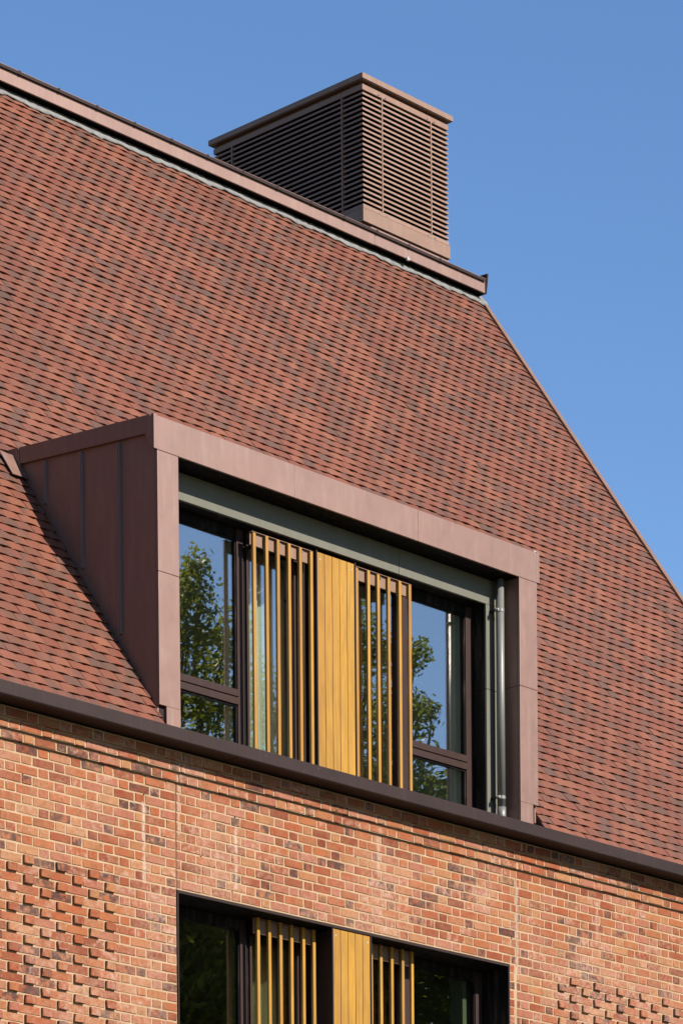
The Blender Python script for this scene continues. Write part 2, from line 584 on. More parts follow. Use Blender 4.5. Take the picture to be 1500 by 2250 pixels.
def lay(xa, xb, k, h0, face, proj=None):
    z = Z_CORB - COURSE * (k + 1) + 0.0015
    h = COURSE - 0.0117
    n0 = math.floor((xa - h0) / PER) - 1
    x = h0 + n0 * PER
    while x < xb:
        for (s, w, head) in ((0.0, BH, True), (BH + 0.0127, BS, False)):
            a, b = x + s, x + s + w
            if b <= xa + 0.02 or a >= xb - 0.02:
                continue
            a2, b2 = max(a, xa), min(b, xb)
            if b2 - a2 < 0.03:
                continue
            if abs(b2 - a2 - w) < 1e-6:
                ww = w
            else:
                ww = b2 - a2
            y = face
            if proj and head and proj(a):
                y = face - 0.022
            bricks.append((a2 + random.uniform(-0.0012, 0.0012), y + random.uniform(-0.0012, 0.0012), z + random.uniform(-0.0014, 0.0014), ww, h))
        x += PER


for k in range(-3, 38):
    face = 0.0 if k >= 0 else -CORB[-k - 1]
    odd = k % 2
    zt = Z_CORB - COURSE * k
    lay(-4.4, -0.006, k, -1.608 if odd else -1.773, face, (lambda a, o=odd: a < (-0.93 if o else -0.76)) if k >= 11 else None)
    if zt - COURSE > Z_HEAD - 0.01:
        lay(0.006, 4.122, k, 0.116 if odd else 0.283, face)
    else:
        lay(4.03, 4.122, k, 4.0 if odd else 4.1, face)
    lay(4.134, 9.715, k, 4.856 if odd else 4.689, face, (lambda a, o=odd: a > (4.84 if o else 4.67)) if k >= 11 else None)


def seen(p, marg=0):
    x, y, z = project(p)
    return -marg < x < W_PX + marg and -marg < y < H_PX + marg


def brick_size(b):
    c = (b[0] + b[3] / 2, b[1], b[2] + b[4] / 2)
    if not seen(c, -6):
        return 0
    return b[3] * b[4] / project(c)[2] ** 2


order = sorted(range(len(bricks)), key=lambda i: -brick_size(bricks[i]))
single = set(order[:298])
rest = MB()
for i, (x, y, z, w, h) in enumerate(bricks):
    shapes, cache = brick_variants(w, h)
    j = random.randrange(len(shapes))
    t = rnd3()
    if i in single:
        if j not in cache:
            mb = MB()
            mb.add(*shapes[j])
            cache[j] = mb.mesh('brick', M_BRICK)
        o = put('brick', cache[j], wall)
        o.location = (x, y, z)
        o['tint'] = t
    else:
        rest.cur_t = t
        vs, fs = shapes[j]
        rest.add([(vx + x, vy + y, vz + z) for vx, vy, vz in vs], fs)
o = rest.build('brickwork', M_BRICK, wall)
o['kind'] = 'stuff'
# mastic in the vertical movement joints and small weep holes
for xj in (0.0, 4.128):
    MB().box(xj - (0.0055 if xj else 0.0045), xj + (0.0055 if xj else 0.0045), 0.0008, 0.03, Z_HEAD, Z_CORB).build('movement_joint', M_MORTAR if xj else M_SEAL, wall)
for x, k in ((-0.345, 2), (0.655, 2), (-1.6, 3), (0.27, 7), (0.62, 10), (2.46, 8), (3.47, 8), (5.3, 4), (6.4, 5), (2.07, 3), (4.06, 8)):
    z = Z_CORB - COURSE * k - 0.006
    MB().box(x - 0.0045, x + 0.0045, 0.0, 0.02, z - 0.005, z + 0.005).build('weep_hole', M_BLACK, wall)

# --- gutter
for a, b in ((XL, 0.4448), (0.4474, XR)):
    p = MB().prism_x([(-0.25, 9.050), (-0.25, 8.952), (-0.238, 8.940), (-0.06, 8.940), (-0.06, 9.01), (-0.068, 9.01), (-0.068, 8.948), (-0.236, 8.948), (-0.242, 8.954), (-0.242, 9.050)], a, b)
    if a == XL:
        gutter = p.build('gutter', M_GUTTER, bld, 0.004)
    else:
        p.build('gutter_section', M_GUTTER, gutter, 0.004)
MB().prism_x([(-0.249, 9.045), (-0.249, 8.95), (-0.243, 8.95), (-0.243, 9.045)], 0.4440, 0.4480).build('joint_seal', M_BLACK, gutter)
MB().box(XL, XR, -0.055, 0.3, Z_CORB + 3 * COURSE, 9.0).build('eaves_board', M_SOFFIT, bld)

# --- roof
roof = MB().prism_x([(EY + 0.02, roof_z(EY + 0.02) - 0.05), (5.2, roof_z(5.2) - 0.05), (5.2, roof_z(5.2) - 0.2), (EY + 0.12, roof_z(EY + 0.12) - 0.2)], XL, -0.28)
roof.prism_x([(EY + 0.02, roof_z(EY + 0.02) - 0.05), (5.2, roof_z(5.2) - 0.05), (5.2, roof_z(5.2) - 0.2), (EY + 0.12, roof_z(EY + 0.12) - 0.2)], 4.33, XR - 0.03)
roof.prism_x([(1.3, roof_z(1.3) - 0.05), (5.2, roof_z(5.2) - 0.05), (5.2, roof_z(5.2) - 0.2), (1.3, roof_z(1.3) - 0.2)], -0.28, 4.33)
roof.box(XL, XR, 5.37, 9.7, 16.60, 16.80)
roof = roof.build('tiled_roof', M_UNDER, bld)

TW, TL, TT, GA = 0.1635, 0.20, 0.0125, 0.1045
TH = 0.030


def tile_shape(w, camber, lift, twist):
    n = 4
    vs = []
    for (s, up) in ((0.0, TH + 0.0025 + lift), (TL * 0.5, TH * (1 - 0.5 * TL / 0.265) + camber * 0.12 + 0.0015), (TL, TH * (1 - TL / 0.265))):
        for i in range(n + 1):
            u = i / n * 2 - 1
            arc = camber * (1 - u * u)
            hh = up + arc + (twist * u if s == 0 else 0)
            vs.append((w * (i / n - 0.5), s, hh))
    top = len(vs)
    for i in range(n + 1):
        x, s, hh = vs[i]
        vs.append((x * 0.996, s + 0.001, hh - TT))
    for i in (0, n):
        x, s, hh = vs[2 * (n + 1) + i]
        vs.append((x, s, hh - TT))
    fs, mi = [], []
    for r_ in range(2):
        for i in range(n):
            a = r_ * (n + 1) + i
            fs.append((a, a + 1, a + n + 2, a + n + 1))
            mi.append(0)
    for i in range(n):
        fs.append((i, top + i, top + i + 1, i + 1))
        mi.append(1)
    fs.append((0, n + 1, 2 * (n + 1), top + n + 1, top))
    fs.append((n, top + n, top + n + 2, 2 * (n + 1) + n, n + 1 + n))
    mi += [0, 0]
    # underside at the tail, so the gap below a cambered tile is closed by clay
    fs.append(tuple(range(top, top + n + 1)) + (top + n + 2, top + n + 1))
    mi.append(1)
    return vs, fs, mi


TSH = [tile_shape(TW, random.uniform(0.0055, 0.0095), random.uniform(-0.002, 0.002), random.uniform(-0.003, 0.003)) for _ in range(24)]
U_, N_ = Vector((0, CA, SA)), Vector((0, -SA, CA))
ORG = Vector((0, EY, EZ)) - N_ * 0.033


def roof_pt(x, s, h=0.0):
    return ORG + Vector((x, 0, 0)) + U_ * s + N_ * h


S_TOP = 9.27
DX0, DX1, DS = -0.272, 4.329, 3.02
tiles = []
ncourse = int((S_TOP + 0.05) / GA) + 1
TWP = 0.1652
for c in range(ncourse):
    s = -0.045 + c * GA
    x = 9.70 - TWP * (0.5 if c % 2 == 0 else 1.0)
    first = True
    while x > -3.6:
        lo, hi = x - TW / 2, x + TW / 2
        if first:
            hi = 9.70
            first = False
        segs = [(lo, hi)]
        if s + 0.06 < DS:
            segs = [(a, b) for a, b in ((lo, min(hi, DX0)), (max(lo, DX1), hi)) if b - a > 0.02]
        for a, b in segs:
            mid = roof_pt((a + b) / 2, s)
            px, py, pz = project(mid)
            if -330 < px < W_PX + 420 and -200 < py < H_PX + 300:
                tiles.append((a, b, s, px, py, pz))
        x -= TWP


def visible_tile(t):
    a, b, s, px, py, pz = t
    if not (2 < px < W_PX - 2 and 2 < py < H_PX - 2) or b - a < 0.15 or s < 0.02:
        return 0
    mx = (a + b) / 2
    if DX0 < mx < DX1 + 0.1 and s < 5.0 and s < DS + 0.3:
        return 0
    return 1 / pz ** 2


order = sorted(range(len(tiles)), key=lambda i: -visible_tile(tiles[i]))
single = set(order[:298])
rot = Matrix((Vector((1, 0, 0)), U_, N_)).transposed()
tcache = {}
rest = MB()
for i, (a, b, s, px, py, pz) in enumerate(tiles):
    j = random.randrange(len(TSH))
    w, mx = b - a, (a + b) / 2
    ds, dh, yaw_ = random.uniform(-0.006, 0.006), random.uniform(0, 0.003), random.uniform(-0.02, 0.02)
    loc = roof_pt(mx, s + ds, dh)
    t = rnd3()
    mt_ = rot @ Matrix.Rotation(yaw_, 3, 'Z')
    if i in single:
        if j not in tcache:
            mb = MB()
            mb.add(*TSH[j])
            tcache[j] = mb.mesh('roof_tile', [M_TILE, M_TEDGE])
        o = put('roof_tile', tcache[j], roof)
        mm = mt_.to_4x4()
        mm.translation = loc
        o.matrix_local = mm
        o['tint'] = t
    else:
        vs, fs, mi = TSH[j]
        k = w / TW
        rest.cur_t = t
        rest.add([loc + mt_ @ Vector((v[0] * k, v[1], v[2])) for v in vs], fs, mi)
o = rest.build('roof_tiling', [M_TILE, M_TEDGE], roof)
o['kind'] = 'stuff'

# verge trim at the gable end
vt = MB()
for s0, s1 in ((-0.08, 3.3), (3.302, 6.25), (6.252, 9.25)):
    q = [roof_pt(0, s0, -0.05), roof_pt(0, s1, -0.05), roof_pt(0, s1, 0.052), roof_pt(0, s0, 0.052)]
    MB().prism_x([(p.y, p.z) for p in q], 9.706, 9.776).build('verge_trim', M_CHIM, roof, 0.003)

# lead flashing dressed over the top course
lf = MB()
nx = 260
x0, x1 = -3.0, 9.778
rows = []
for i in range(nx + 1):
    x = x0 + (x1 - x0) * i / nx
    e = 0.012 * math.sin(i * 1.7) + random.uniform(-0.012, 0.012) + 0.012 * math.sin(i * 0.43)
    rows.append([roof_pt(x, 9.205 + e, 0.050 + random.uniform(-0.004, 0.005)), roof_pt(x, 9.25 + e * 0.4, 0.056 + random.uniform(-0.003, 0.005)),
                 roof_pt(x, 9.37, 0.045), roof_pt(x, 9.205 + e, 0.042)])
vs = [p for r_ in rows for p in r_]
fs = []
for i in range(nx):
    a = i * 4
    fs += [(a, a + 4, a + 5, a + 1), (a + 1, a + 5, a + 6, a + 2), (a + 3, a + 7, a + 4, a)]
lf.add(vs, fs)
lf.build('lead_flashing', M_LEAD, roof, smooth=True)

# --- parapet at the top of the slope
YP = 5.075
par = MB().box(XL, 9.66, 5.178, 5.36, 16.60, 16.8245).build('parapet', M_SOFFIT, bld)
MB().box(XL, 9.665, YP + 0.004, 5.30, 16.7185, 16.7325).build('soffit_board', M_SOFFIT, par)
for a, b in ((XL, 1.60), (1.603, 7.903), (7.908, 9.675)):
    MB().box(a, b, YP, YP + 0.02, 16.7125 + (0.004 if a > 7 else 0), 16.848).build('fascia_panel', M_CLAD, par, 0.002)
MB().prism_x([(YP - 0.022, 16.857), (YP - 0.022, 16.829), (YP - 0.018, 16.829), (YP - 0.012, 16.8485), (YP + 0.02, 16.8485), (5.40, 16.850), (5.40, 16.872), (YP, 16.860)], XL, 9.665).build('coping', M_DARK, par, 0.002)
MB().prism_x([(YP - 0.024, 16.8572), (YP - 0.02, 16.8572), (YP + 0.1, 16.8645), (YP + 0.1, 16.867), (YP - 0.024, 16.861)], XL, 9.664).build('coping_lip', M_CLAD, par)
for i in range(20):
    x = -0.55 + i * 0.4985
    MB().box(x - 0.014, x + 0.014, YP - 0.027, YP + 0.05, 16.828, 16.866).build('joint_clip', M_DARK, par, 0.002)
MB().prism_x([(YP - 0.028, 16.9195), (YP + 0.30, 16.9395), (YP + 0.30, 16.7145), (YP - 0.002, 16.7145)], 9.678, 9.70).build('end_cap', M_DARK, par)
MB().box(8.388, 8.430, YP - 0.026, YP - 0.001, 16.692, 16.720).box(8.402, 8.420, YP - 0.020, YP - 0.008, 16.720, 16.738).build('cable_fixing', M_STEEL, par, 0.004)
for i in range(14):
    x = 2.3 + i * 0.53
    MB().box(x - 0.006, x + 0.006, 5.172, 5.1775, 16.712, 16.722).build('soffit_screw', M_PIPE, par)

# --- louvred roof vent
CX0, CX1, CY0, CY1 = 8.172, 9.545, 5.48, 7.732
vent = MB().box(CX0 + 0.09, CX1 - 0.09, CY0 + 0.09, CY1 - 0.09, 17.1996, 18.6132).build('roof_vent', M_BLACK, bld)


def ring_x(prof, name, mat, parent, bevel=0.0):
    """A profile (outward offset, z) mitred round the four sides of the vent."""
    mb = MB()
    n = len(prof)
    for (o, z) in prof:
        mb.v += [(CX0 - o, CY0 - o, z), (CX1 + o, CY0 - o, z), (CX1 + o, CY1 + o, z), (CX0 - o, CY1 + o, z)]
    for i in range(n):
        k = (i + 1) % n
        for c in range(4):
            d = (c + 1) % 4
            mb.f.append((i * 4 + c, i * 4 + d, k * 4 + d, k * 4 + c))
            mb.mi.append(0)
            mb.t.append(None)
    return mb.build(name, mat, parent, bevel)


ring_x([(0.04, 18.7010), (0.04, 18.6505), (0.030, 18.6505), (0.030, 18.6435), (-0.05, 18.6435), (-0.05, 18.7010)], 'cap_edge', M_CHIM, vent)
MB().box(CX0 - 0.038, CX1 + 0.038, CY0 - 0.038, CY1 + 0.038, 18.6980, 18.7071).build('cap_top', M_CHIM, vent)
ring_x([(0.0, 18.6102), (0.0, 18.5546), (-0.02, 18.5546), (-0.03, 18.6485), (-0.012, 18.6102)], 'top_band', M_CHIM, vent)
for i in range(22):
    z = 18.5264 - 0.0537 * i
    ring_x([(-0.003, z), (0.0, z - 0.003), (0.002, z - 0.024), (-0.002, z - 0.026), (-0.062, z + 0.018), (-0.062, z + 0.022), (-0.006, z - 0.016), (-0.010, z - 0.002)][::1], 'louvre_blade', M_CHIM, vent)
ring_x([(0.006, 17.3006), (0.012, 17.2965), (0.012, 17.1602), (-0.1, 17.1602), (-0.1, 17.3006)], 'plinth', M_CHIM, vent, 0.002)
ring_x([(0.0, 17.3470), (0.004, 17.3086), (0.004, 17.3046), (-0.1, 17.3046), (-0.1, 17.3470)], 'bottom_band', M_CHIM, vent)
for x in (8.476, 9.260):
    MB().box(x - 0.008, x + 0.008, CY0 - 0.006, CY0 + 0.045, 17.3409, 18.5577).build('mullion', M_CHIM, vent)
    for dx in (-0.055, 0.055):
        for z in (18.5678, 17.3157):
            MB().tube([(x + dx, CY0 - 0.005, z), (x + dx, CY0 + 0.01, z)], 0.006, 8).build('rivet', M_DARK, vent)
for y in (5.782, 7.443):
    MB().box(CX0 - 0.006, CX0 + 0.045, y - 0.008, y + 0.008, 17.3409, 18.5577).build('mullion', M_CHIM, vent)
for x in (8.624, 9.144, 9.48):
    MB().box(x - 0.012, x + 0.012, 5.51, 5.54, 16.88, 17.1612).build('leg', M_STEEL, vent)
MB().box(8.25, 9.50, 5.44, 5.47, 17.03, 17.115).build('support_rail', M_CLAD, vent, 0.003)

# ------------------------------------------------------------------ dormer
YD, YO, YW = -0.10, 0.14, 0.30
DL, DR, IL, IR = -0.262, 4.319, -0.035, 4.081
ZT, ZB = 11.476, 11.217
dz_top = lambda y: 11.482 + 0.0825 * (y - YD)
dormer = MB()
dormer.prism_x([(YD + 0.03, dz_top(YD + 0.03) - 0.02), (1.66, dz_top(1.66) - 0.02), (1.66, dz_top(1.66) - 0.2), (YD + 0.03, 11.24)], DL + 0.03, DR - 0.03)
dormer.box(IL, IR, YO + 0.03, 0.6, 11.003, 11.25)
dormer = dormer.build('dormer', M_BLACK, bld)
MB().prism_x([(YD + 0.02, dz_top(YD)), (1.7, dz_top(1.7)), (1.7, dz_top(1.7) - 0.02), (YD + 0.02, dz_top(YD) - 0.02)], DL + 0.01, DR - 0.01).build('roof_sheet', M_CLAD, dormer)
# front head panels with open joints
for a, b in ((DL - 0.006, 1.2765), (1.2785, 2.7735), (2.7775, DR + 0.006)):
    MB().prism_x([(YD, ZB), (YD, ZT), (YD + 0.012, ZT + 0.010), (YD + 0.06, ZT + 0.010), (YD + 0.06, ZB + 0.02), (YD + 0.02, ZB)], a, b).build('head_panel', M_CLAD, dormer, 0.003)
MB().box(DL + 0.02, DR - 0.02, YD + 0.03, YD + 0.05, ZB + 0.01, ZT - 0.01).build('joint_backing', M_BLACK, dormer)
MB().box(IL, IR, YD + 0.022, YO, ZB - 0.001, ZB + 0.014).build('head_soffit', M_BLACK, dormer)  # shade under the head is put into its black colour
# posts, each of two panels, cut back where they drop behind the gutter
for x0, x1, notch in ((DL, IL, 'l'), (IR, DR, 'r')):
    zj = 10.279
    MB().box(x0, x1, YD, YD + 0.03, zj + 0.0015, ZB - 0.003).build('post_panel', M_CLAD, dormer, 0.003)
    p = MB().box(x0, x1, YD, YD + 0.03, 9.245 if notch == 'l' else 9.275, zj - 0.0015)
    p.build('post_panel', M_CLAD, dormer, 0.003)
    if notch == 'l':
        MB().box(-0.186, x1, YD, YD + 0.03, 8.99, 9.2445).build('post_foot', M_CLAD, dormer, 0.002)
    else:
        MB().box(x0, 4.249, YD, YD + 0.03, 8.99, 9.2745).build('post_foot', M_CLAD, dormer, 0.002)
    bx0, bx1 = (x0 + 0.02, x1 - 0.012) if notch == 'l' else (x0 + 0.012, x1 - 0.02)
    MB().box(bx0, bx1, YD + 0.031, 0.34, 9.0, ZB - 0.002).build('post_core', M_DARK, dormer)
    rx = x1 - 0.0105 if notch == 'l' else x0
    for za, zb in ((9.0, zj - 0.002), (zj + 0.002, ZB - 0.004)):
        MB().box(rx, rx + 0.0105, YD + 0.031, YO - 0.001, za, zb).build('reveal_panel', M_CLAD, dormer)
# cheeks with standing seams
for side, xa, xb in (('l', DL, DL + 0.025), ('r', DR - 0.025, DR)):
    ck = [(YD + 0.031, 9.13), (YD + 0.031, 11.36), (1.62, 11.50), (1.62, roof_z(1.62) - 0.08)]
    MB().prism_x(ck, xa, xb).build('cheek', M_CLAD, dormer)
    sx0, sx1 = (DL - 0.022, DL - 0.0005) if side == 'l' else (DR + 0.0005, DR + 0.022)
    for y in (1.185, 0.757, 0.323):
        zt, zb = 11.345 + 0.0825 * y, roof_z(y) + 0.09
        for dy in (-0.010, 0.004):
            MB().box(sx0, sx1 - (0.006 if dy > 0 and side == 'r' else 0), y + dy, y + dy + 0.008, zb, zt).build('standing_seam', M_SEAM, dormer)
    bx0, bx1 = (DL - 0.030, DL - 0.0005) if side == 'l' else (DR + 0.0005, DR + 0.030)
    top = lambda y: dz_top(y) + 0.006
    MB().prism_x([(YD + 0.045, top(YD + 0.045)), (1.482, top(1.482)), (1.465, top(1.482) - 0.134), (YD + 0.075, top(YD) - 0.134)], bx0, bx1).build('verge_band', M_CLAD, dormer, 0.002)
    MB().prism_x([(1.484, top(1.484)), (1.66, top(1.62)), (1.66, top(1.62) - 0.05), (1.50, top(1.5) - 0.165), (1.466, top(1.48) - 0.15)], bx0 - 0.004, bx1).build('verge_end', M_CLAD, dormer)
    MB().prism_x([(YD - 0.002, ZT + 0.012), (YD + 0.032, ZT + 0.014), (YD + 0.10, 11.345), (YD + 0.05, 11.262), (YD - 0.002, ZB + 0.002)], bx0 - 0.006 if side == 'l' else bx0, bx1 if side == 'l' else bx1 + 0.006).build('corner_fold', M_CLAD, dormer, 0.002)
MB().box(4.36, 4.40, -0.06, -0.03, 11.485, 11.503).box(4.325, 4.37, -0.065, -0.045, 11.488, 11.51).build('corner_clip', M_STEEL, dormer, 0.004)
# soaker on the tiles behind the cheek's top
q = [roof_pt(0, 2.75, 0.062), roof_pt(0, 3.02, 0.062), roof_pt(0, 3.02, 0.056), roof_pt(0, 2.75, 0.056)]
MB().prism_x([(p.y, p.z) for p in q], -0.44, -0.27).build('flashing', M_CLAD, dormer)
# olive surround set back inside the frame
for a, b in ((IL, 2.7875), (2.7915, IR)):
    MB().box(a, b, YO, YO + 0.03, 11.0, ZB - 0.002).build('surround_head', M_OLIVE, dormer, 0.002)
MB().box(0.09, 3.914, YO + 0.031, YW + 0.02, 11.0, 11.012).build('surround_soffit', M_BLACK, dormer)
for side, xa, xb, xj in (('l', IL, 0.088, 0.078), ('r', 3.914, IR, 3.914)):
    for za, zb in ((8.99, 10.262), (10.266, 10.998)):
        MB().box(xa, xb, YO, YO + 0.02, za, zb).build('surround_strip', M_OLIVE, dormer, 0.002)
        MB().box(xj, xj + 0.01, YO + 0.0205, YW + 0.02, za, zb).build('surround_jamb', M_BLACK, dormer)

# rainwater pipe in the right-hand corner of the recess
PX, PY = 4.005, 0.056
pipe = MB().tube([(PX, PY, 9.22), (PX, PY, 11.21)], 0.034, 24).build('rainwater_pipe', M_PIPE, bld, smooth=True)
MB().tube([(PX, PY, 9.235), (PX, PY, 9.16), (PX + 0.004, PY - 0.002, 9.13), (PX + 0.02, PY - 0.01, 9.09), (PX + 0.06, PY - 0.03, 9.05)], [0.039, 0.039, 0.038, 0.038, 0.037], 20).build('pipe_shoe', M_PIPE, pipe, smooth=True)
for z in (10.94, 9.318):
    cl = MB().tube([(PX, PY, z - 0.014), (PX, PY, z + 0.014)], 0.0375, 22).build('pipe_clamp', M_PIPE, pipe)
    MB().box(PX - 0.062, PX - 0.036, PY - 0.010, PY + 0.004, z - 0.010, z + 0.010).tube([(PX - 0.050, PY - 0.024, z), (PX - 0.050, PY + 0.012, z)], 0.010, 10).build('clamp_bolt', M_STEEL, pipe)
    MB().box(PX - 0.05, PX - 0.03, PY + 0.02, YO - 0.001, z - 0.008, z + 0.008).build('clamp_bracket', M_DARK, pipe)


# ------------------------------------------------------------------ windows
def frame_piece(name, b, parent, mat=M_FRAME):
    return MB().box(*b).build(name, mat, parent, 0.003)


def window(x0, x1, z0, z1, gx0, gx1, zt0, zt1, glass, head):
    """One framed light: outer frame (the part itself), transom with a shadow gap, beads, two panes."""
    y0, y1 = YW, YW + 0.07
    fr = MB()
    fr.box(x0, gx0, y0, y1, z0, z1)
    fr.box(gx1, x1, y0, y1, z0, z1)
    w = fr.build('window', M_FRAME, bld, 0.003)
    frame_piece('frame_head', (gx0, gx1, y0 + 0.001, y1, head, z1), w, M_BLACK)  # frame's head in black, the recess shade painted in
    zm = (zt0 + zt1) / 2
    frame_piece('transom', (gx0 - 0.012, gx1 + 0.012, y0 - 0.004, y1 - 0.005, zt0, zm - 0.004), w)
    frame_piece('transom', (gx0 - 0.012, gx1 + 0.012, y0 - 0.004, y1 - 0.005, zm + 0.004, zt1), w)
    frame_piece('shadow_gap', (gx0, gx1, y0 + 0.012, y1 - 0.01, zm - 0.0045, zm + 0.0045), w, M_BLACK)
    for za, zb in ((z0, zt0), (zt1, head)):
        MB().box(gx0 - 0.006, gx1 + 0.006, y0 + 0.028, y0 + 0.034, za - 0.006, zb + 0.006).build('pane', glass, w)
        for bx in ((gx0, gx0 + 0.014, za, zb), (gx1 - 0.014, gx1, za, zb)):
            MB().box(bx[0], bx[1], y0 + 0.012, y0 + 0.0275, bx[2], bx[3]).build('glazing_bead', M_BLACK, w)
        MB().box(gx0 + 0.0145, gx1 - 0.0145, y0 + 0.012, y0 + 0.0275, zb - 0.014, zb).build('glazing_bead', M_BLACK, w)
    return w


def window_set(z0, z1, zt0, zt1, glass, head, xl, xr):
    window(xl, 1.077, z0, z1, xl + 0.075, 1.006, zt0, zt1, glass, head)
    window(1.118, 1.735, z0, z1, 1.140, 1.675, zt0 - 3, zt1 - 3, glass, head) if False else None
    for x0, x1, g0, g1 in ((1.118, 1.735, 1.142, 1.676), (2.285, 2.955, 2.345, 2.93)):
        fr = MB().box(x0, g0, YW, YW + 0.07, z0, z1).box(g1, x1, YW, YW + 0.07, z0, z1)
        w = fr.build('window', M_FRAME, bld, 0.003)
        frame_piece('frame_head', (g0, g1, YW + 0.001, YW + 0.07, head - 0.02, z1), w, M_BLACK)  # black stands in for the shade on this part of the frame
        MB().box(g0 - 0.005, g1 + 0.005, YW + 0.03, YW + 0.036, z0, head - 0.015).build('pane', glass, w)
        MB().box(g0, g0 + 0.012, YW + 0.014, YW + 0.0295, z0, head - 0.02).build('glazing_bead', M_BLACK, w)
    window(2.992, xr, z0, z1, 3.06, xr - 0.085, zt0, zt1, glass, head)
    # dark posts between the lights and the pier behind the boarded panel
    for a, b in ((1.0775, 1.1175), (2.9555, 2.9915)):
        MB().box(a, b, YW + 0.02, YW + 0.09, z0, z1).build('window_post', M_BLACK, bld)
    MB().box(1.7355, 2.2845, YW - 0.04, YW + 0.08, z0, z1).build('window_pier', M_DARK, bld)


window_set(9.0, 11.0, 9.574, 9.697, M_GLASS, 10.918, 0.09, 3.912)
window_set(5.9, 7.84, 6.40, 6.52, M_GLASS_L, 7.758, 0.012, 4.008)


def screen(xs, z0, z1, ysl, rail):
    """Row of upright timber battens on a metal rail."""
    r0, r1 = xs[0] - 0.03, xs[-1] + 0.03
    rl = MB().box(r0, r1, ysl + 0.030, ysl + 0.046, rail[0], rail[1]).box(r0, r1, ysl + 0.008, ysl + 0.0295, rail[1] - 0.006, rail[1]).build('timber_screen', M_CHIM, bld, 0.002)
    lo = 0.5 * (z0 + z1) - 0.93
    MB().box(r0, r1, ysl + 0.030, ysl + 0.046, lo, lo + 0.1).build('bottom_rail', M_CHIM, rl)
    for x in xs:
        mb = MB().box(-0.0165, 0.0165, 0, 0.0285, z0, z1)
        o = mb.build('slat', M_WOOD, rl, 0.006)
        o.location = (x, ysl, random.uniform(-0.002, 0.002))
        o.rotation_euler = (random.uniform(-0.0008, 0.0008), random.uniform(-0.0012, 0.0012), random.uniform(-0.03, 0.03))
        o.location.x += o.rotation_euler[1] * -z0
        o['tint'] = rnd3()
    for i in (2, 4):
        x = xs[i] + 0.045
        MB().tube([(x, ysl + 0.016, rail[1] - 0.028), (x, ysl + 0.031, rail[1] - 0.028)], 0.008, 8).build('fixing_bolt', M_PIPE, rl)


XS_L = [1.068 + 0.1318 * i for i in range(6)]
XS_R = [2.288 + 0.1300 * i for i in range(6)]
for xs in (XS_L, XS_R):
    screen(xs, 9.0, 10.948, 0.15, (10.85, 10.956))
    screen(xs, 5.95, 7.842, 0.15, (7.715, 7.836))


def board_panel(x0, x1, yf, z0, z1):
    bk = MB().box(x0 + 0.004, x1 - 0.004, yf + 0.02, yf + 0.05, z0, z1 - 0.012).build('board_panel', M_BLACK, bld)
    for xa, xb in ((x0 - 0.016, x0 - 0.003), (x1 + 0.003, x1 + 0.016)):
        MB().box(xa, xb, yf - 0.004, yf + 0.055, z0, z1 + 0.012).build('edge_trim', M_DARK, bk)
    w = (x1 - x0) / 5
    for i in range(5):
        o = MB().box(x0 + i * w + 0.0027, x0 + (i + 1) * w - 0.0027, yf, yf + 0.0195, z0, z1).build('board', M_WOOD, bk, 0.003)
        o['tint'] = [0.35 + 0.5 * random.random() if i else 0.15, random.random(), random.random()]
    for x, zs in ((x0 + 0.032, z1 - 0.055), (x1 - 0.032, z1 - 0.055), (x0 + 0.032, z0 + 0.09), (x1 - 0.032, z0 + 0.09)):
        MB().tube([(x, yf - 0.002, zs), (x, yf + 0.004, zs)], 0.0085, 10).build('screw', M_STEEL, bk)
    return bk


board_panel(1.790, 2.238, 0.145, 9.01, 10.958)
board_panel(1.790, 2.238, 0.0, 5.92, 7.838)
MB().box(1.80, 2.228, 0.0505, 0.25, 5.92, 7.83).build('panel_box', M_DARK, bld)

# metal lining of the lower opening, recess shade painted on as black inner faces
lin = MB().box(OPX0 + 0.012, OPX1 - 0.012, 0.0005, 0.34, 7.842, 7.8645).build('window_lining', M_BLACK, bld)
MB().box(OPX0 - 0.003, OPX1 + 0.003, -0.010, 0.0, 7.8415, 7.8665).build('lining_edge', M_DARK, lin, 0.002)
for x0, x1, e0, e1 in ((OPX1 - 0.011, OPX1 + 0.003, OPX1 - 0.012, OPX1 + 0.004), (OPX0 - 0.003, OPX0 + 0.011, OPX0 - 0.004, OPX0 + 0.012)):
    MB().box(x0, x1, 0.0005, 0.34, 5.9, 7.8645).build('jamb', M_BLACK, lin)  # black for the shade in the reveal, brown kept for the lit edge
    MB().box(e0, e1, -0.009, 0.0, 5.9, 7.841).build('lining_edge', M_DARK, lin, 0.002)
MB().box(OPX0, OPX1, -0.02, 0.34, 5.87, 5.8995).build('sill', M_DARK, lin)

# rooms behind the glass
for z0, z1 in ((8.95, 11.0), (5.85, 7.9)):
    rm = MB()
    rm.box(0.04, 3.96, 4.0, 4.1, z0, z1)
    rm.box(-0.06, 0.039, 0.372, 4.1, z0, z1)
    rm.box(3.961, 4.06, 0.372, 4.1, z0, z1)
    rm.box(-0.06, 4.06, 0.372, 4.1, z1, z1 + 0.1)
    rm.box(-0.06, 4.06, 0.372, 4.1, z0 - 0.1, z0)
    rm.build('room_lining', M_PLASTER, bld)
    zt = 9.574 if z0 > 8 else 6.40
    rv = MB().box(1.012, 1.06, 0.371, 0.47, z0, z1).box(3.83, 3.88, 0.371, 0.50, z0, z1)
    rv.box(0.10, 1.011, 0.371, 0.45, zt + 0.03, zt + 0.09)
    rv.build('inner_reveal', M_REVEAL, bld)


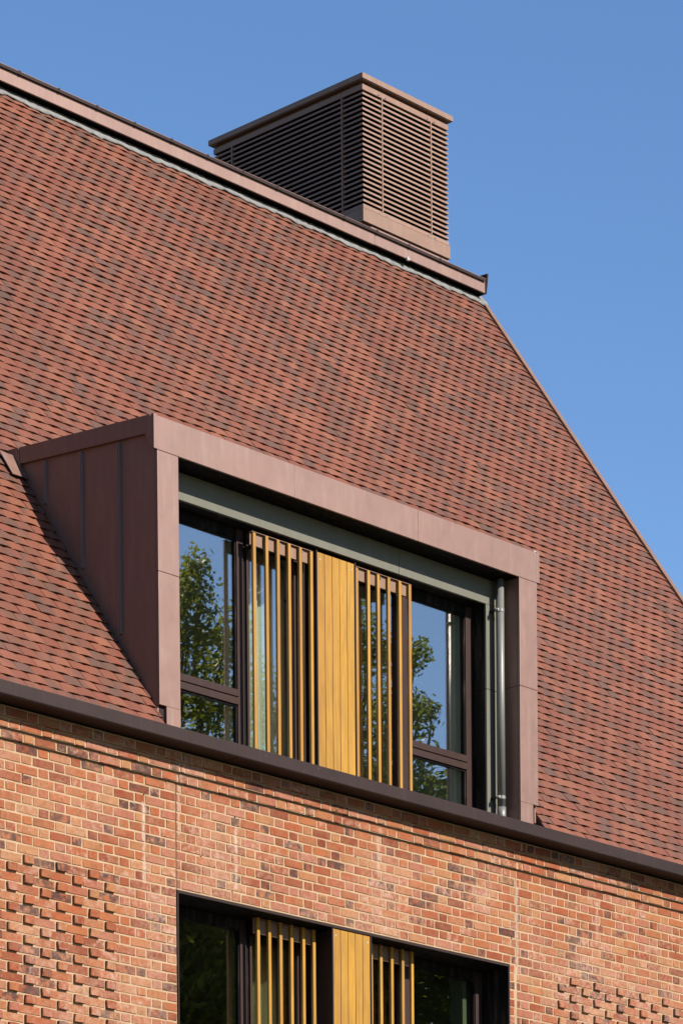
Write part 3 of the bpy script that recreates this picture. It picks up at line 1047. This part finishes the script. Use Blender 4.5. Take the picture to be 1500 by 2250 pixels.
def curtain(x0, x1, y, z0, z1, label):
    mb = MB()
    nxx, nz = 70, 10
    for j in range(nz + 1):
        t = j / nz
        for i in range(nxx + 1):
            u = i / nxx
            amp = 0.035 + 0.012 * math.sin(3 * t + 9 * u)
            flare = 1 + 0.12 * (1 - t) * u
            mb.v.append((x0 + (x1 - x0) * u * flare, y + amp * math.sin(u * 26 + 0.5 * math.sin(4 * t)), z0 + (z1 - z0) * t))
    for j in range(nz):
        for i in range(nxx):
            a = j * (nxx + 1) + i
            mb.f.append((a, a + 1, a + nxx + 2, a + nxx + 1))
            mb.mi.append(0)
            mb.t.append(None)
    o = mb.build('curtain', M_CURTAIN, None, smooth=True)
    sd_ = o.modifiers.new('thick', 'SOLIDIFY')
    sd_.thickness = 0.004
    return tag(o, label, 'curtain', 'curtains behind the timber slats')


curtain(1.44, 1.86, 0.60, 8.97, 10.97, 'pale green curtain gathered behind the slats of the dormer window')
curtain(1.44, 1.80, 0.60, 5.87, 7.87, 'pale green curtain behind the slats of the lower brick wall window')


# ------------------------------------------------------------------ trees across the street, mirrored in the glass
def tree(name, label, bx, by, clumps, mat, hgt, seed):
    rng = random.Random(seed)
    root = bpy.data.objects.new(name, None)
    COL.objects.link(root)
    root.location = (bx, by, 0)
    tag(root, label, 'tree', 'trees across the street mirrored in the windows')
    tk = MB()
    pts = [(rng.uniform(-0.15, 0.15) * i, rng.uniform(-0.15, 0.15) * i, hgt * 0.78 * i / 6) for i in range(7)]
    pts[0] = (0, 0, -0.1)
    tk.tube(pts, [0.42 - 0.055 * i for i in range(7)], 10)
    for (cx, cy, cz, r, n) in clumps:
        k = min(5, max(2, int(cz / hgt * 6) - 1))
        a = Vector(pts[k])
        b = Vector((cx - bx, cy - by, cz))
        mid = a.lerp(b, 0.5) + Vector((0, 0, 0.3))
        tk.tube([a, mid, b], [0.11, 0.06, 0.015], 6)
    tk.build('trunk', M_BARK, root)
    lf = MB()
    for (cx, cy, cz, r, n) in clumps:
        for _ in range(n * 3):
            d = Vector((rng.gauss(0, 1), rng.gauss(0, 1), rng.gauss(0, 0.8)))
            d = d.normalized() * r * (rng.random() ** 0.45) * rng.choice((1, 1, 1, 1.35))
            p = Vector((cx - bx, cy - by, cz)) + d
            s = rng.uniform(0.028, 0.056) * (1.9 if r > 0.95 else 1.0)
            u = Vector((rng.uniform(-1, 1), rng.uniform(-1, 1), rng.uniform(-1, 0.4))).normalized()
            v = u.cross(Vector((rng.uniform(-1, 1), rng.uniform(-1, 1), rng.uniform(-1, 1)))).normalized()
            lf.add([p - u * s, p + v * s * 0.5, p + u * s, p - v * s * 0.5], [(0, 1, 2, 3)])
    c = lf.build('crown', mat, root)
    return root


def fill(rng, x0, x1, z0, z1, n, y, r=(0.8, 1.2), m=420):
    return [(rng.uniform(x0, x1), y + rng.uniform(-1.6, 1.6), rng.uniform(z0, z1), rng.uniform(*r), m) for _ in range(n)]


rg = random.Random(5)
cl = [(12.0, -12, 15.35, 0.6, 420), (12.55, -12, 15.85, 0.38, 260), (12.35, -11.8, 15.2, 0.5, 300), (12.2, -12.2, 14.7, 0.7, 420), (13.2, -12, 15.35, 0.42, 240), (13.25, -12, 14.7, 0.5, 300),
      (12.75, -12, 14.3, 0.6, 380), (11.3, -12, 15.6, 0.7, 400), (10.9, -12, 14.6, 0.9, 420), (13.9, -12, 14.5, 0.5, 300), (12.7, -12, 16.2, 0.22, 70)]
cl += fill(rg, 10.6, 14.2, 9.2, 13.9, 26, -12.2) + fill(rg, 10.2, 14.6, 8.0, 12.6, 16, -13.6, (1.0, 1.5), 520)
tree('broadleaf_tree', 'tall loose green tree across the street, mirrored in the left dormer glass', 12.3, -12.3, cl, M_LEAF1, 16.2, 3)
cl = [(15.5, -12, 16.0, 0.5, 300), (15.0, -12, 15.1, 0.6, 380), (15.95, -12, 15.75, 0.38, 220), (16.6, -12, 15.75, 0.32, 150), (16.95, -12, 15.95, 0.22, 70), (16.4, -12, 15.0, 0.5, 260),
      (17.0, -12, 15.1, 0.30, 120), (17.3, -12, 15.25, 0.16, 40), (15.6, -12, 14.6, 0.8, 440), (16.3, -12, 14.1, 0.7, 400), (14.6, -12, 14.2, 0.6, 300), (16.9, -12, 13.9, 0.45, 260)]
cl += fill(rg, 14.4, 17.2, 9.0, 13.6, 22, -12.2) + fill(rg, 14.2, 17.4, 8.0, 12.6, 14, -13.6, (1.0, 1.5), 520)
tree('broadleaf_tree', 'bushy green tree across the street, mirrored behind the right dormer slats', 15.8, -12.4, cl, M_LEAF2, 16.0, 4)
cl = [(17.7, -12, 13.95, 0.5, 330), (18.4, -12, 13.7, 0.8, 420), (17.4, -12, 13.5, 0.5, 300)]
cl += fill(rg, 17.4, 20.5, 8.6, 13.0, 18, -12.2) + fill(rg, 17.4, 20.8, 7.6, 12.2, 12, -13.6, (1.0, 1.5), 520)
tree('broadleaf_tree', 'lower dark green tree across the street, mirrored in the right lower pane', 18.6, -12.6, cl, M_LEAF2, 14.2, 6)
